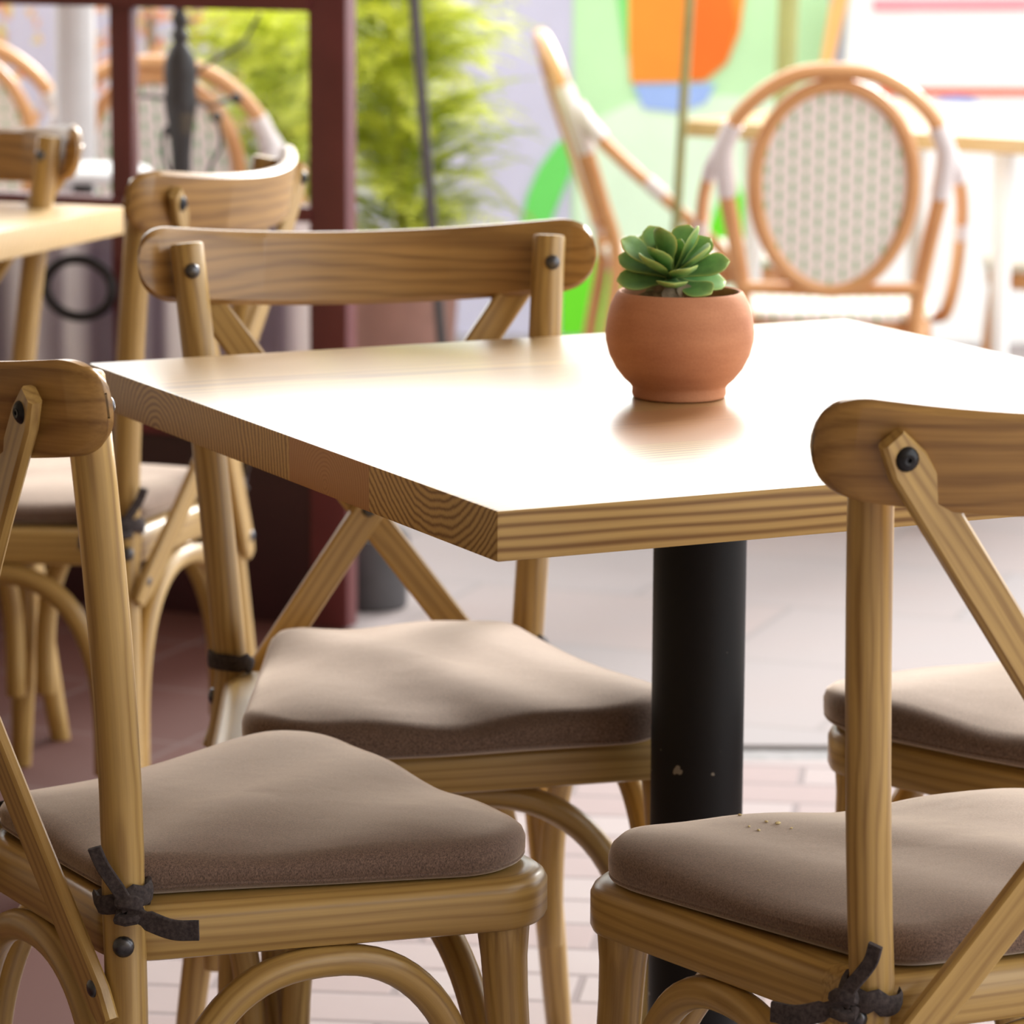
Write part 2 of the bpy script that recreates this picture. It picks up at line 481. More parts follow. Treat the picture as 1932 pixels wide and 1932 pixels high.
    def layers(s, rings, gs=None):
        """stack of equal-length closed outlines, capped"""
        n = len(rings[0]); m = len(rings)
        vs = [p for r in rings for p in r]
        fs = []
        for i in range(m - 1):
            for k in range(n):
                fs.append((i * n + k, i * n + (k + 1) % n, (i + 1) * n + (k + 1) % n, (i + 1) * n + k))
        fs.append(tuple(reversed(range(n)))); fs.append(tuple((m - 1) * n + k for k in range(n)))
        return s.add(vs, fs, gs)

def catmull(pts, n=8):
    P = [Vector(p) for p in pts]
    P = [P[0] * 2 - P[1]] + P + [P[-1] * 2 - P[-2]]
    out = []
    for i in range(1, len(P) - 2):
        for k in range(n):
            u = k / n
            a, b, c, d = P[i - 1], P[i], P[i + 1], P[i + 2]
            out.append(0.5 * ((2 * b) + (c - a) * u + (2 * a - 5 * b + 4 * c - d) * u * u + (3 * b - a - 3 * c + d) * u ** 3))
    out.append(P[-2])
    return out
def rpoly(cs, rs, seg=8):
    out = []
    m = len(cs)
    for i in range(m):
        p, a, b = Vector(cs[i]), Vector(cs[i - 1]), Vector(cs[(i + 1) % m])
        da, db = (a - p).normalized(), (b - p).normalized()
        ang = math.acos(max(-1, min(1, da.dot(db))))
        tl = rs[i] / math.tan(ang / 2)
        s0, s1 = p + da * tl, p + db * tl
        c = p + (da + db).normalized() * (rs[i] / math.sin(ang / 2))
        v0, v1 = s0 - c, s1 - c
        a0 = math.atan2(v0.y, v0.x); d = math.atan2(v1.y, v1.x) - a0
        while d > PI: d -= 2 * PI
        while d < -PI: d += 2 * PI
        for k in range(seg + 1):
            q = a0 + d * k / seg
            out.append((c.x + rs[i] * math.cos(q), c.y + rs[i] * math.sin(q)))
    return out
def densify(pl, step):
    out = []
    for i in range(len(pl)):
        a, b = Vector(pl[i]), Vector(pl[(i + 1) % len(pl)])
        n = max(1, int((b - a).length / step))
        for k in range(n): out.append(tuple(a.lerp(b, k / n)))
    return out
def inset(pl, d):
    n = len(pl); out = []
    for i in range(n):
        a, b, p = Vector(pl[i - 1]), Vector(pl[(i + 1) % n]), Vector(pl[i])
        tt = (b - a).normalized()
        out.append((p.x - tt.y * d, p.y + tt.x * d))
    return out

def tag(o, label=None, cat=None, group=None, kind=None):
    if label: o['label'] = label
    if cat: o['category'] = cat
    if group: o['group'] = group
    if kind: o['kind'] = kind
    return o
def empty(name, loc=(0, 0, 0), rz=0.0):
    o = bpy.data.objects.new(name, None)
    COL.objects.link(o)
    o.location = loc; o.rotation_euler = (0, 0, rz)
    o.empty_display_size = 0.1
    return o
def copy_tree(o, parent=None):
    c = o.copy()
    COL.objects.link(c)
    c.parent = parent
    for ch in list(o.children): copy_tree(ch, c)
    return c
def struct(o): o['kind'] = 'structure'; return o

# ------------------------------------------------------------------ setting
KY = 5.07
# pavement: brick field near, pale slabs beyond the kerb
struct(MB().box((-6, -4, -0.2), (7, KY - 0.045, 0.0)).build('floor', M['bricks'], None, False))
struct(MB().box((-6, KY + 0.045, -0.2), (7, 16, 0.0)).build('floor', M['slabs'], None, False))
struct(MB().box((-6, KY - 0.045, -0.2), (7, KY + 0.045, -0.006)).build('trim_1', M['kerb'], None, False))
tl = [(-0.26, 6.05), (-0.33, 4.9), (-0.46, 3.6), (-0.62, 2.4), (-0.9, 1.0), (-5.5, 1.0), (-5.5, 8.3)]
struct(MB().layers([[(x, y, 0.0002) for x, y in tl], [(x, y, 0.006) for x, y in tl]]).build('floor', M['tiles'], None, False))
# canopy over the terrace; unseen left and rear walls added to block light
struct(MB().box((-6, -4, 2.7), (2.0, 5.0, 2.76)).build('ceiling', M['ceiling'], None, False))
struct(MB().box((-2.6, -4, 0), (-2.4, 6.6, 3.6)).build('wall_left_blocker', M['render'], None, False))
struct(MB().box((-6, -4.2, 0), (7, -4.0, 3.6)).build('wall_rear_blocker', M['render'], None, False))
struct(MB().box((-6, 5.0, 2.7), (-0.15, 6.6, 2.76)).build('ceiling', M['ceiling'], None, False))  # unseen overhang added to keep the door end in shade
# painted courtyard wall at the back
wb = struct(MB().box((-6, 9.6, 0), (7, 9.9, 1.45)).build('wall_back', M['lav'], None, False))
def patch(name, mat, pl, th):
    return MB().layers([[(x, 9.6, z) for x, z in pl], [(x, 9.6 - th, z) for x, z in pl]]).build(name, M[mat], wb, False)
patch('painted_panel', 'pgreen', [(0.15, 0.0), (0.80, 0.0), (0.80, 1.44), (0.15, 1.44)], 0.004)
patch('painted_panel', 'paleg', [(0.16, 0.0), (0.80, 0.0), (0.80, 0.60), (0.5, 0.62), (0.30, 0.60), (0.2, 0.55), (0.16, 0.45)], 0.007)
patch('painted_shape', 'midgreen', [(0.225, 1.2), (0.30, 1.2), (0.305, 0.72), (0.285, 0.72), (0.262, 0.86)], 0.008)
patch('painted_shape', 'orange', [(0.288, 1.2), (0.62, 1.2), (0.585, 0.88), (0.573, 0.78), (0.541, 0.70), (0.487, 0.655), (0.298, 0.650), (0.292, 0.75)], 0.011)
patch('painted_shape', 'dorange', [(0.44, 0.80), (0.47, 0.93), (0.53, 0.95), (0.566, 0.80), (0.541, 0.71), (0.487, 0.662), (0.44, 0.66)], 0.014)
patch('painted_shape', 'blue', [(0.304, 0.645), (0.514, 0.648), (0.49, 0.60), (0.42, 0.575), (0.33, 0.585)], 0.011)
patch('painted_shape', 'green', [(0.015, 0.26), (0.035, 0.359), (0.065, 0.43), (0.109, 0.492), (0.139, 0.510), (0.146, 0.42), (0.11, 0.33), (0.083, 0.26)], 0.008)
patch('painted_shape', 'lime', [(0.122, 0.0), (0.292, 0.0), (0.292, 0.18), (0.27, 0.2), (0.15, 0.2), (0.122, 0.18)], 0.012)
patch('painted_shape', 'lime', [(0.46, 0.16), (0.53, 0.36), (0.565, 0.41), (0.62, 0.30), (0.74, 0.16)], 0.012)
# white stall wall with pink cap further right
wr = struct(MB().layers([[(x, y, z) for x, z in [(0.79, 0.0), (3.5, 0.0), (3.5, 0.92), (0.85, 0.92)]] for y in (9.48, 9.58)]).build('wall_right', M['white'], None, False))
def patch2(name, mat, pl):
    return MB().layers([[(x, 9.48, z) for x, z in pl], [(x, 9.474, z) for x, z in pl]]).build(name, M[mat], wr, False)
patch2('painted_band', 'pink', [(0.90, 0.84), (1.4, 0.845), (1.4, 0.875), (0.90, 0.87)])
patch2('painted_band', 'tan', [(0.77, 0.70), (0.80, 0.70), (0.845, 0.90), (0.80, 0.90)])
patch2('painted_band', 'redline', [(0.92, 0.628), (1.5, 0.632), (1.5, 0.650), (0.92, 0.650)])
patch2('painted_band', 'blue', [(1.05, 0.60), (1.08, 0.625), (1.12, 0.630), (1.16, 0.622), (1.18, 0.60)])

# ------------------------------------------------------------------ glazed maroon door screen
dd = Vector((-0.918, 0.396, 0)).normalized()      # runs left and away from the free stile
dn = Vector((dd.y, -dd.x, 0))
dr = struct(empty('door_1', (-0.255, 5.88, 0), math.atan2(dd.y, dd.x)))   # local x along the screen, +y faces away from terrace? see below
def dbox(name, mat, x0, x1, z0, z1, y0, y1, bev=0.004):
    return MB().box((x0, y0, z0), (x1, y1, z1), bev).build(name, mat, dr, bev > 0)
dbox('stile', M['maroon'], 0.0, 0.066, 0.006, 1.06, -0.019, 0.019)
dbox('mullion', M['maroon'], 0.385, 0.425, 0.33, 1.02, -0.013, 0.013)
dbox('stile', M['maroon'], 1.30, 1.36, 0.006, 1.06, -0.028, 0.028)
dbox('rail', M['maroon'], 0.062, 1.30, 0.985, 1.06, -0.024, 0.024)
dbox('rail', M['maroon'], 0.062, 1.30, 0.655, 0.680, -0.024, 0.024)
dbox('rail', M['maroon'], 0.062, 1.30, 0.30, 0.36, -0.024, 0.024)
dbox('kick_panel', M['maroon_shaded'], 0.062, 1.30, 0.006, 0.30, -0.016, 0.016)
for (x0, x1, z0, z1) in ((0.062, 0.385, 0.68, 0.985), (0.425, 1.30, 0.68, 0.985), (0.062, 0.385, 0.36, 0.655), (0.425, 1.30, 0.36, 0.655)):
    MB().box((x0, -0.003, z0), (x1, 0.003, z1)).build('glass_pane', M['glass'], dr, False)
# ------------------------------------------------------------------ cross-back chair
ZR, ZT, HR, WS, WT, YB, LEAN, WE = 0.416, 0.858, 0.0743, 0.1538, 0.189, -0.1751, 0.0448, 0.2366
PR = 0.0168
def post_xy(s, z):
    if z >= ZR:
        u = (z - ZR) / (ZT - ZR)
        return (s * (WS + (WT - WS) * u), YB - LEAN * u ** 1.5)
    u = (ZR - z) / ZR
    return (s * (WS + (0.2012 - WS) * u), YB - 0.029 * u ** 1.5)
def seat_outline(): 
    return rpoly([(-0.160, -0.186), (0.160, -0.186), (0.238, 0.150), (0.20, 0.190), (0.0, 0.197), (-0.20, 0.190), (-0.238, 0.150)], [0.045, 0.045, 0.05, 0.05, 0.6, 0.05, 0.05], 8)
band = {}
random.seed(4)
def make_chair():
    root = empty('cross_back_chair')
    # seat frame
    ol = densify(seat_outline(), 0.02)
    rings, gs = [], []
    for (d, z) in ((0.008, 0.372), (0.002, 0.3745), (0, 0.379), (0, 0.405), (0.003, 0.411), (0.009, 0.4155), (0.02, 0.416)):
        r = inset(ol, d)
        L = 0
        for k, p in enumerate(r):
            L += (Vector(ol[k]) - Vector(ol[k - 1])).length
            rings.append((p[0], p[1], z)); gs.append((d * 1.0 + 0.1, z, L * 0.6))
    n = len(ol)
    MB().layers([rings[i * n:(i + 1) * n] for i in range(7)], gs).build('seat_frame', M['wood'], root)
    # rear legs rising into the back posts
    for s in (1, -1):
        zs = [0.0, 0.05, 0.12, 0.2, 0.28, 0.34, 0.38, ZR, 0.46, 0.52, 0.58, 0.64, 0.70, 0.76, 0.80, ZT - 0.013]
        pts = [post_xy(s, z) + (z,) for z in zs]
        rd = [0.0135, 0.0145, 0.0155, 0.016] + [PR] * (len(zs) - 4)
        MB().tube(pts, rd, 18, roundcap=0.003).build('rear_leg', M['wood'], root)
    # front legs
    for s in (1, -1):
        pts = [(s * (0.205 + 0.018 * u ** 1.3), 0.1405 + 0.022 * u ** 1.3, 0.376 * (1 - u)) for u in [0, .08, .16, .3, .5, .7, .85, 1]]
        MB().tube(pts, [0.0225, 0.0195, 0.0185, 0.018, 0.0175, 0.016, 0.0145, 0.013], 18, roundcap=0.002).build('front_leg', M['wood'], root)
    # crest rail: curved plank behind the posts
    mb = MB(); NX = 90
    yc = YB - LEAN - PR - 0.0095
    half = 0.010
    cols = []
    for i in range(NX + 1):
        q_ = 2.0 * i / NX - 1
        x = WE * math.sin(q_ * PI / 2) * 0.55 + WE * q_ * 0.45
        bl = 0.046 * (1 - (x / WT) ** 2)
        e = max(0, (abs(x) - (WE - 0.034)) / 0.034)
        hcut = HR / 2 * (1 - 0.74 * (1 - math.sqrt(max(0, 1 - e * e))))
        th = half * (1 - 0.55 * e ** 3)
        zc = ZT - HR / 2 - 0.26 * bl + 0.002
        y = yc - bl
        prof = []
        b = 0.0055
        for (zz, yy) in ((hcut, th - b), (hcut - b, th), (-hcut + b, th), (-hcut, th - b), (-hcut, -th + b), (-hcut + b, -th), (hcut - b, -th), (hcut, -th + b)):
            prof.append((x, y + yy + zz * -0.13, zc + zz))
        cols.append(prof)
    vs = [p for c_ in cols for p in c_]
    gs = [(p[1] - (yc - 0.046 * (1 - (p[0] / WT) ** 2)), p[2], p[0]) for p in vs]
    fs = []
    for i in range(NX):
        for k in range(8):
            fs.append((i * 8 + k, i * 8 + (k + 1) % 8, (i + 1) * 8 + (k + 1) % 8, (i + 1) * 8 + k))
    fs.append(tuple(range(8))); fs.append(tuple(NX * 8 + k for k in reversed(range(8))))
    mb.add(vs, fs, gs).build('backrest_rail', M['wood_rail'], root)
    # crossed slats bolted outside the rail, ending on the posts below the seat
    for s in (1, -1):
        a = Vector((s * WT, yc - half - 0.0065, 0.822))
        x_, y_ = post_xy(-s, 0.346)
        b = Vector((x_, y_ - PR - 0.005, 0.346))
        d = (b - a).normalized()
        pts, wd = [], []
        N = 26
        L = (b - a).length + 0.036
        st = a - d * 0.018
        for i in range(N + 1):
            u = i / N
            bow = math.sin(PI * u)
            p = st + d * (L * u) + Vector((0, -0.010 * bow - s * 0.0062 * bow, 0))
            pts.append(p)
            e = min(u * L, (1 - u) * L)
            wd.append(0.032 * (1 if e > 0.014 else (0.62 + 0.38 * math.sqrt(max(0, 1 - (1 - e / 0.014) ** 2)))))
        MB().strip(pts, wd, 0.0115, Vector((0, 1, 0)).cross(d), 0.003).build('cross_slat', M['wood'], root)
    # bent braces under the seat, each in two halves scarfed at the middle
    pr_ = {}
    FL = lambda s, z: (s * (0.205 + 0.018 * (1 - z / 0.376) ** 1.3), 0.1405 + 0.022 * (1 - z / 0.376) ** 1.3)
    RL = lambda s, z: post_xy(s, z)
    for (A, B_) in (((FL, 1), (FL, -1)), ((RL, 1), (RL, -1)), ((FL, 1), (RL, 1)), ((FL, -1), (RL, -1))):
        zt = 0.360
        z0 = 0.150
        pa = Vector(A[0](A[1], 0.25)); pb = Vector(B_[0](B_[1], 0.25))
        mid = (pa + pb) / 2
        d = (pb - pa); Lh = d.length / 2 - 0.031; d.normalize()
        pts = [mid - d * Lh + Vector((0, 0))]
        P3 = []
        NN = 36
        for i in range(NN + 1):
            a = PI * i / NN
            cx = -math.copysign(abs(math.cos(a)) ** 0.85, math.cos(a)) * Lh
            cz = z0 + (zt - z0) * abs(math.sin(a)) ** 0.8
            q = mid + d * cx
            P3.append((q.x, q.y, cz))
        P3 = [(P3[0][0], P3[0][1], 0.115)] + P3 + [(P3[-1][0], P3[-1][1], 0.115)]
        MB().tube(P3, 0.0132, 14, upv=(d.x, d.y, 0.01), roundcap=0.001).build('curved_brace', M['wood'], root)
    # bolts: rail bolts, seat bolts, slat bolts and the bolt where the slats cross
    for s in (1, -1):
        x, y = post_xy(s, 0.822)
        MB().dome((x, y + PR - 0.0005, 0.822), (-s * 0.12, 1, 0.1), 0.0076, 0.0045).build('bolt', M['bolt'], root)
        MB().dome((s * WT, yc - half - 0.0115, 0.822), (s * 0.1, -1, -0.05), 0.0092, 0.0048, socket=True).build('bolt', M['black_bolt'], root)
        x, y = post_xy(s, 0.394)
        o = Vector((s * 0.88, -0.47, 0)).normalized()
        MB().dome(Vector((x, y, 0.391)) + o * (PR - 0.0005), o, 0.0085, 0.0042).build('bolt', M['bolt'], root)
        x, y = post_xy(s, 0.358)
        MB().dome((x, y - PR - 0.0105, 0.358), (0, -1, 0), 0.0076, 0.0042).build('bolt', M['bolt'], root)
    MB().dome((0, YB - 0.0525, 0.568), (0, 1, 0.1), 0.0075, 0.0045).build('bolt', M['bolt'], root)
    # cushion
    co = densify(rpoly([(-0.128, -0.172), (0.128, -0.172), (0.226, 0.135), (0.172, 0.186), (0.0, 0.193), (-0.172, 0.186), (-0.226, 0.135)], [0.05, 0.05, 0.065, 0.07, 0.6, 0.07, 0.065], 8), 0.016)
    rings = []
    for (d, z) in ((0.03, 0.4165), (0.008, 0.4170), (0.0015, 0.4205), (0.0004, 0.4225), (0.0014, 0.4240), (0.0002, 0.4260), (0.0, 0.4350), (0.0025, 0.4412), (0.0085, 0.4460), (0.020, 0.4490)):
        rings.append([(p[0], p[1], z) for p in inset(co, d)])
    base = inset(co, 0.020)
    for q, z in ((0.84, 0.4518), (0.68, 0.4535), (0.5, 0.4545), (0.32, 0.4545), (0.15, 0.4540), (0.03, 0.4535)):
        rings.append([(p[0] * q, p[1] * q, z) for p in base])
    # soft lumps
    def lump(p):
        x, y, z = p
        k = max(0, min(1, (z - 0.425) / 0.02))
        return (x, y, z + k * (0.0042 * math.sin(x * 17 + 1.2) * math.cos(y * 15 + 0.4) + 0.002 * math.sin(x * 41 + y * 23)) + 0.0022 * max(0, math.sin(x * 19 + y * 13)) * (1 if z < 0.44 else 0) * (0.3 if z < 0.418 else 1))
    rings = [[lump(p) for p in r] for r in rings]
    cu = MB().layers(rings).build('seat_cushion', M['cushion'], root)
    for s in (1, -1):
        x, y = post_xy(s, 0.428)
        mb = MB()
        # loop round the post
        loop = []
        for k in range(20):
            a = 2 * PI * k / 20
            loop.append((x + (PR + 0.004) * math.cos(a), y + (PR + 0.004) * math.sin(a), 0.426 + 0.005 * math.sin(a + s * 0.8) + (0.004 if k % 7 == 0 else 0)))
        mb.tube(loop, 0.0085, 8, flat=0.36, closed=True, upv=(0, 0, 1))
        plain_band = MB(); plain_band.v, plain_band.f, plain_band.g = list(mb.v), list(mb.f), list(mb.g)
        # link to the cushion corner
        mb.strip([(x, y + PR + 0.004, 0.423), (x - s * 0.012, y + 0.028, 0.427), (x - s * 0.03, y + 0.035, 0.428)], 0.014, 0.004, (0, 0, 1), 0.001)
        # knot and two loose tails on the outer rear side
        o = Vector((s * 0.80, -0.60, 0)).normalized()
        kx, ky = x + o.x * (PR + 0.009) - 0.0, y + o.y * (PR + 0.009)
        tw = Vector((-o.y, o.x, 0)) * s
        kc = Vector((kx, ky, 0.4235)) + tw * 0.010
        knot = []
        for k in range(14):
            a = 2 * PI * k / 14 * 2
            knot.append(kc + tw * (0.008 * math.cos(a)) + Vector((0, 0, 0.0075 * math.sin(a * 0.5 + 0.5))) + o * (0.004 * math.sin(a)))
        mb.tube(knot, 0.0062, 8, flat=0.8)
        t1 = catmull([kc + o * 0.002, kc + Vector((0, 0, 0.014)) - tw * 0.006 + o * 0.003, kc + Vector((0, 0, 0.034)) - tw * 0.020 + o * 0.001, kc + Vector((0, 0, 0.050)) - tw * 0.026 + o * 0.004], 5)
        mb.strip(t1, 0.011, 0.0036, tw, 0.001)
        t2 = catmull([kc + o * 0.002, kc + tw * 0.016 + Vector((0, 0, -0.007)) + o * 0.004, kc + tw * 0.036 + Vector((0, 0, -0.013)) + o * 0.006, kc + tw * 0.056 + Vector((0, 0, -0.013)) + o * 0.005], 5)
        mb.strip(t2, [0.012] * 5 + [0.016] * (len(t2) - 5), 0.0046, (0, 0, 1), 0.001)
        q = mb.build('cushion_tie', M['tape'], cu)
        q['side'] = s
        q2 = plain_band.build('cushion_tie', M['tape'], cu)
        band[s] = q2.data
        bpy.data.objects.remove(q2)
    return root
proto = make_chair()
CH = [
    (-0.2308, 3.0605, -1.0386, 'wooden cross-back chair in the left foreground, its knotted cushion tie nearest the camera', 'chairs around the main table'),
    (-0.0887, 3.5661, -2.8811, 'wooden cross-back chair behind the main table, facing the camera', 'chairs around the main table'),
    (0.3374, 2.8864, 0.4186, 'wooden cross-back chair in the right foreground with its back to the camera', 'chairs around the main table'),
    (0.5800, 3.4640, 2.418, 'cross-back chair at the right edge, only cushion and seat front showing', 'chairs around the main table'),
    (-0.585, 4.6873, 1.2399, 'blurred cross-back chair with a curved rail seen from behind, at the small left table', 'chairs around the left table'),
    (-0.908, 5.0348, 2.6005, 'blurred cross-back chair on the far side of the left table, facing the camera', 'chairs around the left table'),
]
for i, (x, y, a, lab, grp) in enumerate(CH):
    o = proto if i == 0 else copy_tree(proto)
    o.location = (x, y, 0.0); o.rotation_euler = (0, 0, a)
    tag(o, lab, 'chair', grp)
    k = (0.95, 1.1, 1.0, 1.1, 1.0, 1.0)[i]
    for ch in o.children:
        if ch.name.startswith('seat_cushion'):
            ch.scale = ((1.0, 0.95, 1.04, 1.13, 1.0, 1.0)[i], 1.0, k)
            tilt = (-0.0, -0.062, 0, -0.02, 0, 0)[i]
            ch.rotation_euler = (tilt, 0, 0)
            ch.location = (0, (0, 0.012, 0, 0, 0, 0)[i], 0.4165 * (1 - k) - tilt * 0.19)
            for q in ch.children:
                q.matrix_parent_inverse = ch.matrix_basis.inverted()
                if i == 2: q.location = (0, 0, -0.021)
                if i in (1, 3): q.data = band[q.get('side', 1)]
# ------------------------------------------------------------------ main table
TY = 0.4584
tb = empty('dining_table', (-0.0111, 2.7552, 0), TY)
tag(tb, 'square glossy wooden table on a black pedestal, with the potted succulent on it', 'table')
LX, LY, TH = 0.8478, 0.8946, 0.0393
def table_top(lx, ly, z0, z1, mat, parent, bev=0.0025):
    mb = MB().box((0, 0, z0 - z1), (lx, ly, 0), bev)
    mb.g = [(p[2], p[1], p[0]) for p in mb.v]
    o = mb.build('tabletop', mat, parent)
    o.location = (0, 0, z1)
    return o
table_top(LX, LY, 0.75 - TH, 0.75, M['table_top'], tb)
cx, cy = LX / 2, LY / 2
MB().lathe([(0.0425, 0.012), (0.0425, 0.7)], 56, (cx, cy, 0)).build('pedestal', M['black_metal'], tb)
MB().box((cx - 0.16, cy - 0.16, 0.700), (cx + 0.16, cy + 0.16, 0.7105), 0.002).build('mounting_plate', M['black_metal'], tb)
MB().lathe([(0.20, 0.0), (0.205, 0.004), (0.20, 0.012), (0.06, 0.022), (0.045, 0.03)], 56, (cx, cy, 0)).build('base_plate', M['black_metal'], tb)
# ------------------------------------------------------------------ succulent in a clay pot
pt = empty('potted_succulent', (0.1505, 3.352, 0.75))
tag(pt, 'small round terracotta pot with a green rosette succulent standing on the main table', 'potted plant')
prof = [(0.0385, 0.0), (0.0418, 0.0012), (0.0428, 0.004), (0.0424, 0.0095), (0.0445, 0.0125), (0.0500, 0.0175), (0.0575, 0.0270), (0.0635, 0.0390), (0.0668, 0.0520), (0.0672, 0.0600), (0.0660, 0.0710), (0.0630, 0.0830), (0.0590, 0.0920), (0.0568, 0.0955), (0.0552, 0.0968), (0.0532, 0.0962), (0.0528, 0.0940), (0.0560, 0.0860), (0.0600, 0.0720), (0.0610, 0.0640)]
MB().lathe(prof, 72).build('pot', M['terracotta'], pt)
sl = MB(); rr = [(0.0595, 0.074), (0.045, 0.077), (0.03, 0.079), (0.012, 0.081), (0.001, 0.081)]
sl.lathe(rr, 40).build('soil', M['soil'], pt)
random.seed(11)
lf = MB()
def succ_leaf(mb, base, az, el, ln, wd, th, curl):
    """thick spoon-shaped leaf with a pointed tip"""
    n, m = 12, 10
    prof = [0.36, 0.38, 0.42, 0.50, 0.60, 0.74, 0.88, 0.98, 1.0, 0.94, 0.70, 0.12]
    vs, gs, fs = [], [], []
    roll = 0.65 * math.cos(az)
    cr_, sr_ = math.cos(roll), math.sin(roll)
    for i in range(n):
        u = i / (n - 1)
        e = el + curl * u * u
        px = ln * u * math.cos(el + curl * u * 0.5); pz = ln * u * math.sin(el + curl * u * 0.5)
        w = wd * prof[i]; tk = th * (prof[i] ** 0.7) * (1 - 0.35 * u)
        for k in range(m):
            a = 2 * PI * k / m
            yy = w * math.cos(a)
            zz = tk * math.sin(a) * (0.55 if math.sin(a) > 0 else 1.0) + 0.20 * w * (abs(math.cos(a)) ** 2)
            yy, zz = yy * cr_ - zz * sr_, yy * sr_ + zz * cr_
            X = px - math.sin(e) * zz; Zc = pz + math.cos(e) * zz
            vs.append((base[0] + X * math.cos(az) - yy * math.sin(az), base[1] + X * math.sin(az) + yy * math.cos(az), base[2] + Zc))
            gs.append((max(abs(math.cos(a)) ** 3, u ** 6), 0, u))
    for i in range(n - 1):
        for k in range(m):
            fs.append((i * m + k, i * m + (k + 1) % m, (i + 1) * m + (k + 1) % m, (i + 1) * m + k))
    fs.append(tuple(reversed(range(m)))); fs.append(tuple((n - 1) * m + k for k in range(m)))
    mb.add(vs, fs, gs)
CS = (-0.008, 0.0, 0.105)
tiers = [(6, 0.35, 0.046, 0.0145, -0.25, 0.002, 0.35), (6, 0.85, 0.048, 0.0145, 0.20, 0.006, 0.20), (6, 0.20, 0.048, 0.0140, 0.58, 0.009, 0.12), (4, 0.95, 0.047, 0.0132, 1.02, 0.010, 0.05), (3, 0.2, 0.026, 0.0085, 1.25, 0.014, 0.1)]
for (cnt, ph, ln, wd, el, dz, cu_) in tiers:
    for k in range(cnt):
        az = 2 * PI * k / cnt + ph + random.uniform(-0.15, 0.15)
        succ_leaf(lf, (CS[0] + 0.004 * math.cos(az), CS[1] + 0.004 * math.sin(az), CS[2] + dz), az, el + random.uniform(-0.12, 0.12), ln * random.uniform(0.92, 1.06), wd * random.uniform(0.92, 1.06), 0.0050, cu_)
lf.build('rosette', M['leaf'], pt, angle=60)
dl = MB()
dl.tube([(CS[0], CS[1], 0.078), (CS[0], CS[1], 0.10)], [0.011, 0.009], 12)
for k in range(26):
    az = -PI / 2 + random.uniform(-1.7, 1.7)
    succ_leaf(dl, (CS[0] + 0.008 * math.cos(az), CS[1] + 0.008 * math.sin(az), 0.090 + 0.016 * random.random()), az, random.uniform(-0.7, 0.0), random.uniform(0.018, 0.030), random.uniform(0.006, 0.0095), 0.0014, -1.0)
dl.build('dried_leaves', M['dry_leaf'], pt, angle=50)
# ------------------------------------------------------------------ small table at left
g0 = Vector((-0.536, 5.14)); u1 = Vector((-0.33, -0.944)).normalized(); u2 = Vector((-0.944, 0.33)).normalized()
lt = empty('cafe_table', (g0.x, g0.y, 0), math.atan2(u2.y, u2.x))
tag(lt, 'blurred pale wooden table at the left edge between two chairs', 'table')
table_top(0.8, 0.8, 0.712, 0.75, M['far_wood'], lt)
MB().lathe([(0.042, 0.012), (0.042, 0.70)], 40, (0.4, 0.4, 0)).build('pedestal', M['black_metal'], lt)
MB().box((0.26, 0.26, 0.699), (0.54, 0.54, 0.7125), 0.002).build('mounting_plate', M['black_metal'], lt)
MB().lathe([(0.20, 0.0), (0.205, 0.004), (0.20, 0.012), (0.06, 0.022), (0.045, 0.03)], 40, (0.4, 0.4, 0)).build('base_plate', M['black_metal'], lt)
